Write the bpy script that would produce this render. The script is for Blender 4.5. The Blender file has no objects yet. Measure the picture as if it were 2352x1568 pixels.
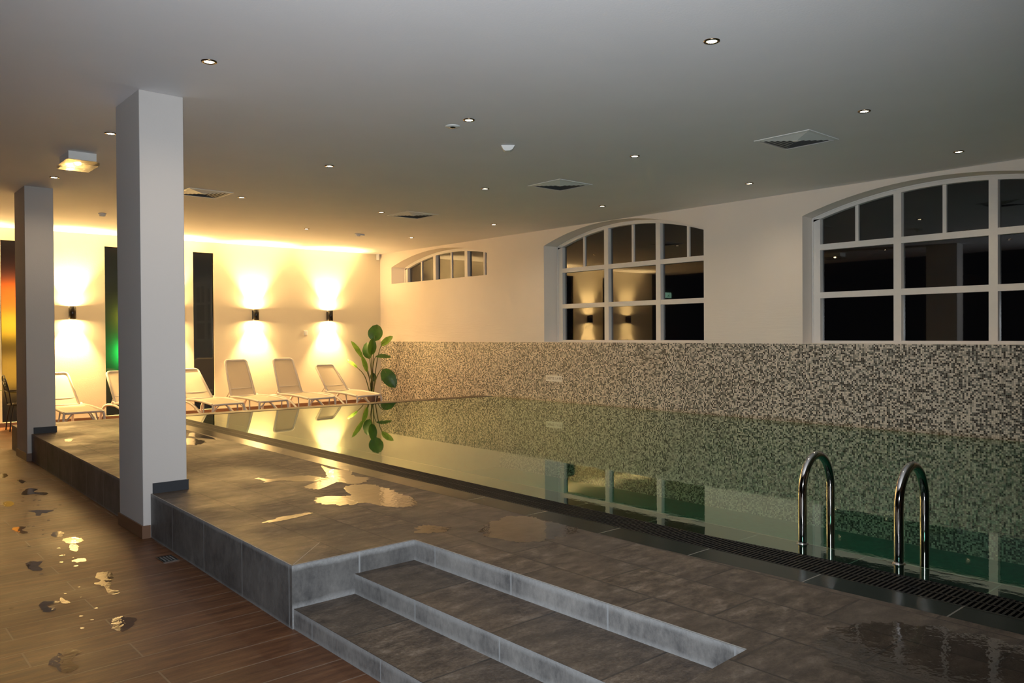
import bpy, bmesh, math, random
from mathutils import Vector, Matrix, noise
random.seed(7)
C = bpy.context.scene.collection
PI = math.pi
CE, DK, XR, YB = 3.682, 0.361, 10.645, 17.143
MZ = 1.497                      # top of mosaic
Y0 = -6.0                       # wall behind the viewpoint

# ------------------------------------------------------------------ materials
class M:
    def __init__(s, name):
        s.m = bpy.data.materials.new(name); s.m.use_nodes = True
        s.t = s.m.node_tree; s.t.nodes.clear()
        s.out = s.n('ShaderNodeOutputMaterial')
    def n(s, ty, **k):
        nd = s.t.nodes.new(ty)
        for a, v in k.items():
            if a.startswith('i_'):
                key = a[2:]; key = int(key) if key.isdigit() else key.replace('_', ' ')
                s.put(nd.inputs[key], v)
            else: setattr(nd, a, v)
        return nd
    def put(s, inp, v):
        if isinstance(v, bpy.types.NodeSocket): s.t.links.new(v, inp)
        elif isinstance(v, bpy.types.Node): s.t.links.new(v.outputs[0], inp)
        else:
            if isinstance(v, tuple) and len(v) == 3 and inp.type == 'RGBA': v = v + (1,)
            inp.default_value = v
    def math(s, op, a, b=0.0, c=0.0):
        nd = s.n('ShaderNodeMath', operation=op); s.put(nd.inputs[0], a); s.put(nd.inputs[1], b)
        s.put(nd.inputs[2], c)
        return nd.outputs[0]
    def mix(s, f, a, b, blend='MIX'):
        nd = s.n('ShaderNodeMix', data_type='RGBA', blend_type=blend)
        s.put(nd.inputs[0], f); s.put(nd.inputs[6], a); s.put(nd.inputs[7], b); return nd.outputs[2]
    def ramp(s, f, pts):
        nd = s.n('ShaderNodeValToRGB'); s.put(nd.inputs[0], f); cr = nd.color_ramp
        while len(cr.elements) < len(pts): cr.elements.new(.5)
        for e, (p, c) in zip(cr.elements, pts):
            e.position = p; e.color = (c if isinstance(c, tuple) else (c, c, c)) + (1,)
        return nd.outputs[0]
    def rng(s, f, a, b, c=0., d=1.):
        nd = s.n('ShaderNodeMapRange'); s.put(nd.inputs[0], f)
        for i, v in enumerate((a, b, c, d)): s.put(nd.inputs[i+1], v)
        return nd.outputs[0]
    def pos(s):
        g = s.n('ShaderNodeNewGeometry'); x = s.n('ShaderNodeSeparateXYZ'); s.put(x.inputs[0], g.outputs['Position'])
        return g.outputs['Position'], x.outputs
    def vec(s, x, y, z=0.0):
        nd = s.n('ShaderNodeCombineXYZ'); s.put(nd.inputs[0], x); s.put(nd.inputs[1], y); s.put(nd.inputs[2], z); return nd.outputs[0]
    def noise(s, v, sc, det=4, rough=.55):
        nd = s.n('ShaderNodeTexNoise'); s.put(nd.inputs['Vector'], v); s.put(nd.inputs['Scale'], sc)
        s.put(nd.inputs['Detail'], det); s.put(nd.inputs['Roughness'], rough); return nd.outputs[0]
    def scale(s, v, sc):
        nd = s.n('ShaderNodeMapping'); s.put(nd.inputs[0], v); nd.inputs[3].default_value = sc; return nd.outputs[0]
    def bump(s, h, st=.3, d=.01):
        nd = s.n('ShaderNodeBump'); s.put(nd.inputs['Height'], h); nd.inputs['Strength'].default_value = st
        nd.inputs['Distance'].default_value = d; return nd.outputs[0]
    def bsdf(s, col, rough=.5, metal=0., normal=None, **k):
        b = s.n('ShaderNodeBsdfPrincipled'); s.put(b.inputs['Base Color'], col); s.put(b.inputs['Roughness'], rough)
        s.put(b.inputs['Metallic'], metal)
        if normal is not None: s.put(b.inputs['Normal'], normal)
        for a, v in k.items(): s.put(b.inputs[a.replace('_', ' ')], v)
        return b.outputs[0]
    def schlick(s, f0, normal=None):
        g = s.n('ShaderNodeNewGeometry'); d = s.n('ShaderNodeVectorMath', operation='DOT_PRODUCT')
        s.put(d.inputs[0], g.outputs['Incoming']); s.put(d.inputs[1], normal if normal is not None else g.outputs['Normal'])
        c = s.math('SUBTRACT', 1.0, s.math('MINIMUM', s.math('ABSOLUTE', d.outputs['Value']), 1.0))
        return s.math('ADD', f0, s.math('MULTIPLY', s.math('POWER', c, 5.0), 1-f0))
    def done(s, sh): s.put(s.out.inputs[0], sh); return s.m

def plain(name, col, rough=.5, metal=0., **k):
    m = M(name); p, x = m.pos()
    nz = m.noise(p, 14, 3)
    c = m.mix(m.rng(nz, .3, .7, 0, .12), col, tuple(v*.7 for v in col))
    return m.done(m.bsdf(c, rough, metal, **k))
def emit(name, col, st):
    m = M(name); e = m.n('ShaderNodeEmission'); m.put(e.inputs[0], col); e.inputs[1].default_value = st
    return m.done(e.outputs[0])

def plaster(name, col, ripple=False):
    m = M(name); p, x = m.pos()
    n1 = m.noise(p, 1.3, 4); n2 = m.noise(p, 60, 3)
    c = m.mix(m.rng(n1, .3, .7, 0, .35), col, tuple(v*.90 for v in col))
    h = m.math('MULTIPLY', n2, .4)
    if ripple:
        w = m.noise(m.scale(p, (1, 2.0, 22)), 1.6, 3)
        fade = m.rng(x[2], 1.9, 2.35, 1, 0)
        h = m.math('ADD', h, m.math('MULTIPLY', w, fade))
    return m.done(m.bsdf(c, .75, normal=m.bump(h, .25, .01), Specular_IOR_Level=.25))
m_wall = plaster('white_plaster', (.77, .705, .56))
m_wall_r = plaster('white_plaster_rippled', (.84, .76, .68), True)
m_ceil = plaster('ceiling_paint', (.83, .81, .825))
m_col = plaster('column_paint', (.56, .53, .51))
m_unlit_room = plain('unlit_room_brown', (.05, .04, .035), .8)  # darkness put into the colour of unseen surfaces, keeps window reflections dark
m_frame = plain('white_lacquer', (.80, .76, .72), .35)
m_whiteplastic = plain('white_plastic', (.82, .82, .80), .4)
m_black = plain('black_metal', (.012, .011, .010), .25, 0)
m_steel = plain('polished_steel', (.72, .70, .68), .07, 1.0)
m_duct = plain('grey_duct', (.16, .16, .16), .7)
m_bronze = plain('bronze_trim', (.25, .17, .10), .3, 1.0)
m_skirt_dark = plain('anthracite_tile', (.030, .033, .040), .45)
m_sign = plain('sign_white', (.85, .82, .76), .4)
m_signtext = plain('sign_text', (.22, .17, .13), .5)
m_bulb = emit('lamp_glow', (1, .80, .50), 30)
m_bulb2 = emit('wall_lamp_glow', (1, .78, .45), 40)

def mosaic():
    m = M('glass_mosaic'); p, x = m.pos(); T = 1/.0215
    a = m.math('MULTIPLY', x[1], T); b = m.math('MULTIPLY', x[2], T); cx = m.math('MULTIPLY', x[0], T)
    fl = m.vec(m.math('FLOOR', a), m.math('FLOOR', b), m.math('FLOOR', m.math('ADD', cx, .31)))
    wn = m.n('ShaderNodeTexWhiteNoise', noise_dimensions='3D'); m.put(wn.inputs['Vector'], fl)
    col = m.ramp(wn.outputs['Value'], [(0, (.035, .028, .024)), (.13, (.075, .070, .062)), (.26, (.17, .17, .15)), (.40, (.30, .29, .25)), (.53, (.50, .45, .39)), (.68, (.74, .67, .58))])
    col.node.color_ramp.interpolation = 'CONSTANT'
    fa = m.math('FRACT', a); fb = m.math('FRACT', b)
    e = m.math('MAXIMUM', m.math('ABSOLUTE', m.math('SUBTRACT', fa, .5)), m.math('ABSOLUTE', m.math('SUBTRACT', fb, .5)))
    g = m.rng(e, .43, .47)
    col = m.mix(g, col, (.33, .29, .24))
    st = m.rng(m.math('ADD', x[2], m.math('MULTIPLY', m.noise(p, 9), .10)), .40, .47, .40, 0)
    st = m.math('MULTIPLY', st, m.rng(x[2], .30, .355, 0, 1)); st = m.math('MULTIPLY', st, m.math('LESS_THAN', x[1], 12.8))
    col = m.mix(st, col, (.25, .16, .06))
    return m.done(m.bsdf(col, m.rng(g, 0, 1, .28, .7), normal=m.bump(m.math('SUBTRACT', 1, g), .3, .003)))
m_mosaic = mosaic()

def bricks(m, u, v, bw, rh, mortar, off=.5, freq=2):
    b = m.n('ShaderNodeTexBrick', offset=off, offset_frequency=freq)
    m.put(b.inputs['Vector'], m.vec(u, v, 0.0))
    b.inputs['Color1'].default_value = (0, 0, 0, 1); b.inputs['Color2'].default_value = (1, 1, 1, 1); b.inputs['Mortar'].default_value = (.5, .5, .5, 1)
    b.inputs['Scale'].default_value = 1; b.inputs['Mortar Size'].default_value = mortar; b.inputs['Mortar Smooth'].default_value = .3
    b.inputs['Brick Width'].default_value = bw; b.inputs['Row Height'].default_value = rh; b.inputs['Bias'].default_value = 0
    return b.outputs['Color'], b.outputs['Fac']

def slate(name, kind):
    m = M(name); p, x = m.pos()
    if kind == 'deck': u, v = m.math('ADD', x[1], .68), m.math('SUBTRACT', x[0], 1.995); bw, rh = .70, .36
    elif kind == 'tread': u, v = m.math('ADD', x[1], .25), m.math('SUBTRACT', x[0], 2.0); bw, rh = .70, 5.0
    c, f = bricks(m, u, v, bw, rh, .0065)
    a = m.n('ShaderNodeVectorMath', operation='ADD'); m.put(a.inputs[0], m.scale(p, (4.5, 9, 4))); m.put(a.inputs[1], m.vec(m.math('MULTIPLY', c, 11.), m.math('MULTIPLY', c, 7.)))
    n1 = m.noise(a.outputs[0], 1.3, 10, .74); n2 = m.noise(p, 2.1, 3); n3 = m.noise(p, 60, 5, .75)
    n1 = m.math('ADD', m.math('MULTIPLY', n1, .78), m.math('MULTIPLY', n3, .22))
    base = m.ramp(n1, [(.38, (.020, .012, .007)), (.47, (.062, .042, .028)), (.55, (.118, .084, .058)), (.66, (.25, .20, .155))])
    base = m.mix(m.rng(n2, .35, .7, 0, .45), base, (.075, .052, .038))
    base = m.mix(m.rng(c, 0, 1, -.05, .55), base, (.050, .040, .032))
    base = m.mix(m.math('MULTIPLY', f, .8), base, (.028, .021, .016))
    # lime bloom close to the stair nosing
    if kind == 'tread':
        base = m.mix(m.rng(n3, .5, .8, 0, .25), base, (.20, .20, .20))
    h = m.math('ADD', m.math('MULTIPLY', n1, 1.0), m.math('MULTIPLY', n3, .25))
    h = m.math('SUBTRACT', h, m.math('MULTIPLY', f, .6))
    wet = m.rng(m.noise(p, 1.1, 4, .6), .42, .66, .62, .36)
    return m.done(m.bsdf(base, wet, normal=m.bump(h, .8, .010), Specular_IOR_Level=.5))
m_deck = slate('slate_deck_tiles', 'deck'); m_tread = slate('slate_tread_tiles', 'tread')

def riser(name, axis, off, z0, z1, bw=.70, tone=1.0, bloom=1.0):
    """upright anthracite tile with pale joints; lime bloom along the nosing and foot"""
    m = M(name); p, x = m.pos()
    u = m.math('SUBTRACT', x[axis], off)
    fr = m.math('FRACT', m.math('DIVIDE', u, bw))
    j = m.math('LESS_THAN', m.math('ABSOLUTE', m.math('SUBTRACT', fr, .5)), .008/ bw * .7)
    n1 = m.noise(m.scale(p, (1, 1, .6)), 24, 10, .78); n2 = m.noise(p, 60, 5, .8); n4 = m.noise(m.scale(p, (1, 1, .7)), 3.6, 6, .6)
    dk = tuple(v*tone for v in (.034, .034, .036)); lt = tuple(v*tone for v in (.150, .145, .140))
    base = m.ramp(m.math('ADD', m.math('MULTIPLY', n1, .45), m.math('MULTIPLY', n4, .55)), [(.34, dk), (.50, tuple((a+b)/1.9 for a, b in zip(dk, lt))), (.66, lt)])
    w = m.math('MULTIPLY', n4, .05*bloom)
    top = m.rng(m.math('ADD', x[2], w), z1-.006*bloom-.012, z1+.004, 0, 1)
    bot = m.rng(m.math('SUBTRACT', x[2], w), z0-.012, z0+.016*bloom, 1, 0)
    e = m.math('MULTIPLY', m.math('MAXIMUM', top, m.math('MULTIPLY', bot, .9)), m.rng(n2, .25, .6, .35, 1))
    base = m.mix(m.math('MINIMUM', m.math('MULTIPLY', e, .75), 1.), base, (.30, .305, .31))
    base = m.mix(m.math('MULTIPLY', j, .75), base, (.28, .29, .30))
    return m.done(m.bsdf(base, .5, normal=m.bump(m.math('ADD', n1, m.math('MULTIPLY', n2, .3)), .4, .005)))
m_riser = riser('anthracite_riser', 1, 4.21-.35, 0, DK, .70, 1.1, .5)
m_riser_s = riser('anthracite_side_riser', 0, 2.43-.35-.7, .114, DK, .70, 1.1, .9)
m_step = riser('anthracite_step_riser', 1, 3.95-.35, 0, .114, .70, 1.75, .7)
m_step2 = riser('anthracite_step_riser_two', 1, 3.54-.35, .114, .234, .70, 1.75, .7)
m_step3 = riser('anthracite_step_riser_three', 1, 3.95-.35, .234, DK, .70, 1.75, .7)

def planks():
    m = M('wood_look_plank_tiles'); p, x = m.pos()
    v = m.math('SUBTRACT', x[1], 5.06+.002-.24*40); u = m.math('ADD', x[0], 20)
    c, f = bricks(m, u, v, 1.25, .24, .0052, .37, 2)
    g = m.scale(p, (1.6, 13, 1)); off = m.vec(m.math('MULTIPLY', c, 9.), m.math('MULTIPLY', c, 5.))
    a = m.n('ShaderNodeVectorMath', operation='ADD'); m.put(a.inputs[0], g); m.put(a.inputs[1], off)
    n1 = m.noise(a.outputs[0], 1.7, 8, .68); n2 = m.noise(a.outputs[0], 9, 6, .7); n3 = m.noise(p, 1.2, 3)
    base = m.ramp(n1, [(.25, (.040, .014, .005)), (.43, (.105, .040, .016)), (.58, (.170, .072, .030)), (.75, (.26, .135, .068))])
    base = m.mix(m.rng(n2, .48, .72, 0, .7), base, (.045, .020, .009))
    base = m.mix(m.rng(c, 0, 1, 0, .55), base, (.065, .028, .013))
    base = m.mix(m.math('MULTIPLY', f, .6), base, (.22, .17, .13))
    rg = m.rng(n3, .3, .7, .50, .34)
    return m.done(m.bsdf(base, rg, normal=m.bump(m.math('SUBTRACT', n2, f), .3, .004), Specular_IOR_Level=.35))
m_planks = planks()
m_planks_fine = plain('brown_plank_skirting', (.16, .085, .05), .4)

def blacktile(name, col, rough, waves):
    m = M(name); p, x = m.pos()
    fr = m.math('FRACT', m.math('DIVIDE', m.math('ADD', x[1], .35), .70))
    j = m.math('LESS_THAN', m.math('ABSOLUTE', m.math('SUBTRACT', fr, .5)), .006)
    c = m.mix(m.math('MULTIPLY', j, .6), col, (.30, .28, .24))
    w = m.noise(m.scale(p, waves), 10, 3)
    return m.done(m.bsdf(c, rough, normal=m.bump(w, .10, .002), IOR=1.33, Specular_IOR_Level=.16))
m_strip = blacktile('wet_anthracite_strip', (.012, .019, .016), .22, (1.2, 9, 1))
m_ledge = blacktile('black_ledge_tiles', (.012, .011, .010), .2, (1, 1, 1))
m_grate = plain('black_grate', (.005, .005, .005), .5, Specular_IOR_Level=.25)

def pool_in():
    m = M('dark_green_pool_lining'); p, x = m.pos(); T = 1/.05
    fl = m.vec(m.math('FLOOR', m.math('MULTIPLY', x[0], T)), m.math('FLOOR', m.math('MULTIPLY', x[1], T)), m.math('FLOOR', m.math('MULTIPLY', x[2], T)))
    wn = m.n('ShaderNodeTexWhiteNoise', noise_dimensions='3D'); m.put(wn.inputs['Vector'], fl)
    c = m.ramp(wn.outputs['Value'], [(0, (.010, .105, .085)), (1, (.022, .16, .13))])
    return m.done(m.bsdf(c, .6))
m_pool = pool_in()

def water():
    m = M('pool_water'); p, x = m.pos()
    d = m.scale(p, (1.6, .9, 1))
    n1 = m.noise(d, 9, 3, .5); n2 = m.noise(d, 1.6, 2)
    calm = m.rng(x[1], 2.0, 8.5, 1, .10)
    nr = m.n('ShaderNodeBump'); m.put(nr.inputs['Height'], m.math('ADD', m.math('MULTIPLY', n1, calm), m.math('MULTIPLY', n2, .2)))
    nr.inputs['Strength'].default_value = .013; nr.inputs['Distance'].default_value = .02
    fr = m.schlick(.022, nr.outputs[0])
    tr = m.n('ShaderNodeBsdfTransparent'); m.put(tr.inputs[0], (.60, .95, .82))
    gl = m.n('ShaderNodeBsdfGlossy'); m.put(gl.inputs[0], (.70, .79, .70)); gl.inputs['Roughness'].default_value = 0.015
    m.put(gl.inputs['Normal'], nr.outputs[0])
    mx = m.n('ShaderNodeMixShader'); m.put(mx.inputs[0], m.rng(fr, 0, .70, .02, 1.0)); m.put(mx.inputs[1], tr.outputs[0]); m.put(mx.inputs[2], gl.outputs[0])
    return m.done(mx.outputs[0])
m_water = water()

def film(name, tint, f0=.03, wav=.03, boost=1.0):
    m = M(name); p, x = m.pos()
    nr = m.n('ShaderNodeBump'); m.put(nr.inputs['Height'], m.noise(p, 22, 2)); nr.inputs['Strength'].default_value = wav; nr.inputs['Distance'].default_value = .01
    fr = m.schlick(f0, nr.outputs[0])
    tr = m.n('ShaderNodeBsdfTransparent'); m.put(tr.inputs[0], tint)
    gl = m.n('ShaderNodeBsdfGlossy'); gl.inputs['Roughness'].default_value = .02; m.put(gl.inputs['Normal'], nr.outputs[0])
    mx = m.n('ShaderNodeMixShader'); m.put(mx.inputs[0], m.math('MINIMUM', m.math('MULTIPLY', fr, boost), 1.0)); m.put(mx.inputs[1], tr.outputs[0]); m.put(mx.inputs[2], gl.outputs[0])
    return m.done(mx.outputs[0])
m_puddle = film('puddle_film', (.72, .70, .68), .03, .10, 1.2)
m_foot = film('footprint_film', (.50, .48, .48), .025, .10)
m_film = film('thin_wet_film', (.80, .78, .76), .03, .05, 1.1)
m_glass = film('window_glass', (.90, .93, .92), .14, 0.0)
m_glass_b = film('garden_window_glass', (.90, .93, .92), .05, 0.0)
m_lens = film('clear_lens', (.95, .93, .85), .06, .2)

def sling():
    m = M('beige_sling_mesh'); p, x = m.pos()
    n = m.noise(m.scale(p, (40, 40, 40)), 4, 2)
    c = m.mix(m.rng(n, .3, .7, 0, .3), (.60, .53, .42), (.50, .44, .34))
    df = m.bsdf(c, .7)
    tl = m.n('ShaderNodeBsdfTranslucent'); m.put(tl.inputs[0], c)
    mx = m.n('ShaderNodeMixShader'); mx.inputs[0].default_value = .13; m.put(mx.inputs[1], df); m.put(mx.inputs[2], tl.outputs[0])
    return m.done(mx.outputs[0])
m_sling = sling(); m_resin = plain('cream_resin', (.78, .72, .62), .4)

def leaf(name, a, b):
    m = M(name); p, x = m.pos()
    c = m.mix(m.rng(m.noise(p, 9, 3), .3, .7), a, b)
    df = m.bsdf(c, .35)
    tl = m.n('ShaderNodeBsdfTranslucent'); m.put(tl.inputs[0], m.mix(.5, c, (.20, .35, .03)))
    mx = m.n('ShaderNodeMixShader'); mx.inputs[0].default_value = .25; m.put(mx.inputs[1], df); m.put(mx.inputs[2], tl.outputs[0])
    return m.done(mx.outputs[0])
m_leaf = leaf('dark_green_leaf', (.012, .060, .010), (.03, .12, .015))
m_leaf2 = leaf('fresh_green_leaf', (.10, .22, .02), (.22, .36, .05))
m_stem = leaf('leaf_stalk', (.10, .13, .03), (.07, .06, .02))
m_pot = plain('dark_grey_pot', (.10, .09, .085), .5); m_soil = plain('potting_soil', (.03, .02, .012), .9)
m_rust = plain('dark_bistro_metal', (.018, .013, .010), .4, .3)
m_outside = plain('garden_render', (.16, .16, .15), .9)

# ------------------------------------------------------------------ mesh helpers
class B:
    def __init__(s): s.bm = bmesh.new(); s.mi = 0
    def box(s, x0, x1, y0, y1, z0, z1, bev=0.0, mat=None):
        vs = [Vector((x, y, z)) for x in (x0, x1) for y in (y0, y1) for z in (z0, z1)]
        if mat is not None: vs = [mat @ v for v in vs]
        v = [s.bm.verts.new(q) for q in vs]
        fs = [s.bm.faces.new([v[i] for i in f]) for f in ((0,1,3,2),(4,6,7,5),(0,4,5,1),(2,3,7,6),(0,2,6,4),(1,5,7,3))]
        for f in fs: f.material_index = s.mi
        if bev:
            es = list({e for f in fs for e in f.edges})
            bmesh.ops.bevel(s.bm, geom=es, offset=bev, segments=2, affect='EDGES', profile=.5)
        return s
    def quad(s, *pts, mi=None):
        f = s.bm.faces.new([s.bm.verts.new(Vector(p)) for p in pts]); f.material_index = s.mi if mi is None else mi; return f
    def poly(s, pts, z=None, up=True):
        pts = [Vector((p[0], p[1], z if z is not None else p[2])) for p in pts]
        f = s.bm.faces.new([s.bm.verts.new(p) for p in pts]); f.normal_update()
        if up and f.normal.z < 0: f.normal_flip()
        f.material_index = s.mi
        bmesh.ops.triangulate(s.bm, faces=[f]); return s
    def tube(s, pts, r, seg=10, closed=False, rad=None, flat=1.0):
        pts = [Vector(p) for p in pts]; n = len(pts); rings = []
        up0 = None
        for i, p in enumerate(pts):
            a = pts[(i-1) % n] if (closed or i > 0) else p; b = pts[(i+1) % n] if (closed or i < n-1) else p
            t = (b-a).normalized()
            if up0 is None:
                up0 = Vector((0, 0, 1)) if abs(t.z) < .9 else Vector((1, 0, 0))
            sd = t.cross(up0)
            if sd.length < 1e-4: sd = t.orthogonal()
            sd.normalize(); u = sd.cross(t).normalized(); up0 = u
            rr = rad[i] if rad else r
            rings.append([s.bm.verts.new(p + (sd*math.cos(k*2*PI/seg)*rr + u*math.sin(k*2*PI/seg)*rr*flat)) for k in range(seg)])
        m = n if closed else n-1
        for i in range(m):
            A, D = rings[i], rings[(i+1) % n]
            for k in range(seg):
                f = s.bm.faces.new((A[k], A[(k+1) % seg], D[(k+1) % seg], D[k])); f.smooth = True; f.material_index = s.mi
        if not closed:
            for R, rev in ((rings[0], True), (rings[-1], False)):
                f = s.bm.faces.new(R[::-1] if rev else R); f.material_index = s.mi
        return s
    def lathe(s, prof, c=(0, 0, 0), seg=24, mat=None, cap=True):
        rings = []
        for r, z in prof:
            ring = []
            for k in range(seg):
                q = Vector((r*math.cos(2*PI*k/seg), r*math.sin(2*PI*k/seg), z))
                if mat is not None: q = mat @ q
                ring.append(s.bm.verts.new(q+Vector(c)))
            rings.append(ring)
        for A, D in zip(rings, rings[1:]):
            for k in range(seg):
                f = s.bm.faces.new((A[k], A[(k+1) % seg], D[(k+1) % seg], D[k])); f.smooth = True; f.material_index = s.mi
        if cap:
            for R in (rings[0][::-1], rings[-1]):
                if (R[0].co-R[1].co).length > 1e-5: s.bm.faces.new(R).material_index = s.mi
        return s
    def obj(s, name, mats, parent=None, fix=True, **tags):
        if fix: bmesh.ops.recalc_face_normals(s.bm, faces=s.bm.faces[:])
        me = bpy.data.meshes.new(name); s.bm.to_mesh(me); s.bm.free()
        for m in (mats if isinstance(mats, (list, tuple)) else [mats]): me.materials.append(m)
        o = bpy.data.objects.new(name, me); C.objects.link(o)
        if parent: o.parent = parent
        for k, v in tags.items():
            if v: o[k] = v
        return o
def struct(b, name, mats, parent=None, **k):
    if parent: return b.obj(name, mats, parent, **k)
    return b.obj(name, mats, None, kind='structure', **k)
def thing(name, label, cat, loc=(0, 0, 0), rz=0.0, group=None, kind=None):
    o = bpy.data.objects.new(name, None); o.empty_display_size = .1; C.objects.link(o)
    o.location = loc; o.rotation_euler = (0, 0, rz); o['label'] = label; o['category'] = cat
    if group: o['group'] = group
    if kind: o['kind'] = kind
    return o
def dup(root, loc, rz=0.0, label=None):
    r = root.copy(); C.objects.link(r); r.location = loc; r.rotation_euler = (0, 0, rz)
    if label: r['label'] = label
    for ch in list(root.children):
        c = ch.copy(); C.objects.link(c); c.parent = r
        for g in ch.children:
            d = g.copy(); C.objects.link(d); d.parent = c
    return r
def catmull(pts, n=6, closed=False):
    P = [Vector(p) for p in pts]; N = len(P); out = []
    for i in range(N if closed else N-1):
        g = lambda k: P[k % N] if closed else P[max(0, min(N-1, k))]
        a, b, c, d = g(i-1), g(i), g(i+1), g(i+2)
        for k in range(n):
            t = k/n
            out.append(.5*((2*b)+(c-a)*t+(2*a-5*b+4*c-d)*t*t+(3*b-a-3*c+d)*t**3))
    if not closed: out.append(P[-1])
    return out

# ------------------------------------------------------------------ camera
f, yaw, pit, rol = 1815.57808, .720308796, -.00929993553, -.0061272018
fw = Vector((math.sin(yaw)*math.cos(pit), math.cos(yaw)*math.cos(pit), math.sin(pit)))
r0 = Vector((math.cos(yaw), -math.sin(yaw), 0)); u0 = r0.cross(fw)
R = r0*math.cos(rol)+u0*math.sin(rol); U = -r0*math.sin(rol)+u0*math.cos(rol)
cam = bpy.data.cameras.new('camera'); co = bpy.data.objects.new('camera', cam); C.objects.link(co)
mw = Matrix((R, U, -fw)).transposed().to_4x4(); mw.translation = Vector((0, 0, 1.661)); co.matrix_world = mw
cam.sensor_width = 36; cam.lens = f/2352*36; cam.clip_start = .02; cam.clip_end = 200
bpy.context.scene.camera = co

# ------------------------------------------------------------------ room shell
b = B()
b.poly([(-9, Y0), (2.2, Y0), (2.2, 13.0), (XR, 13.0), (XR, YB), (-9, YB)], 0.0)
struct(b, 'floor', m_planks)
b = B(); b.quad((-.4, Y0, CE), (-.4, YB, CE), (XR, YB, CE), (XR, Y0, CE)); b.quad((-9, Y0, CE), (-9, YB, CE), (-.4, YB, CE), (-.4, Y0, CE), mi=1); struct(b, 'ceiling', [m_ceil, m_unlit_room], fix=False)  # unseen left part coloured dark so the panes mirror darkness and bounce drops
b = B(); b.quad((-9, Y0, 0), (-9, YB, 0), (-9, YB, CE), (-9, Y0, CE)); struct(b, 'wall_left', m_unlit_room, fix=False)
b = B(); b.quad((-9, Y0, -1.2), (XR, Y0, -1.2), (XR, Y0, CE), (-9, Y0, CE)); struct(b, 'wall_near', m_unlit_room, fix=False)

# back wall with tall narrow openings
def back_wall():
    ops = [(2.535, 2.985), (4.292, 4.745), (6.017, 6.462)]
    zb, zt = .085, 3.456
    b = B(); b.quad((-9, YB, 0), (.5, YB, 0), (.5, YB, CE), (-9, YB, CE), mi=1); xs = [.5]  # unseen left end darkened by colour, so its mirror image fades out
    for o in ops: xs += list(o)
    xs.append(XR)
    for i in range(len(xs)-1):
        a, c = xs[i], xs[i+1]
        if i % 2 == 0: b.quad((a, YB, 0), (c, YB, 0), (c, YB, CE), (a, YB, CE))
        else:
            b.quad((a, YB, 0), (c, YB, 0), (c, YB, zb), (a, YB, zb)); b.quad((a, YB, zt), (c, YB, zt), (c, YB, CE), (a, YB, CE))
            d = YB+.09
            b.quad((a, YB, zb), (a, YB, zt), (a, d, zt), (a, d, zb)); b.quad((c, YB, zb), (c, d, zb), (c, d, zt), (c, YB, zt))
            b.quad((a, YB, zt), (c, YB, zt), (c, d, zt), (a, d, zt)); b.quad((a, YB, zb), (a, d, zb), (c, d, zb), (c, YB, zb))
    struct(b, 'wall_back', [m_wall, m_unlit_room])
    for k, (a, c) in enumerate(ops):
        w = thing('window_%d' % (k+4), ['tall narrow back-wall window glowing orange', 'tall narrow back-wall window glowing green', 'tall narrow dark window behind the loungers'][k], 'window', ((a+c)/2, YB+.05, zb), kind='structure')
        hw = (c-a)/2; q = B(); H = zt-zb
        for X0, X1, Z0, Z1 in ((-hw, -hw+.012, 0, H), (hw-.012, hw, 0, H), (-hw+.012, hw-.012, 0, .012), (-hw+.012, hw-.012, H-.012, H)): q.box(X0, X1, 0, .03, Z0, Z1)
        q.obj('window_frame', m_black, w)
        q = B(); q.quad((-hw+.012, .015, .012), (hw-.012, .015, .012), (hw-.012, .015, H-.012), (-hw+.012, .015, H-.012)); q.obj('pane', m_glass_b, w)
    # night garden wall outside the back windows
    b = B(); b.box(-9, 10.7, 18.15, 18.3, -.2, 3.9); struct(b, 'trim_1', m_outside)
    b = B(); b.box(3.6, 3.66, YB+.2, 18.1, -.2, 3.9); b.box(5.35, 5.41, YB+.2, 18.1, -.2, 3.9); b.obj('light_divider', m_black, None, kind='structure')  # unseen dividers added to keep coloured light off the dark window
back_wall()
b = B(); x0 = -9
for a, c in ((-9, 2.535), (2.535, 10.645)): b.box(a, c, YB-.014, YB, 0, .078)
struct(b, 'baseboard_back', m_planks_fine)

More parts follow.
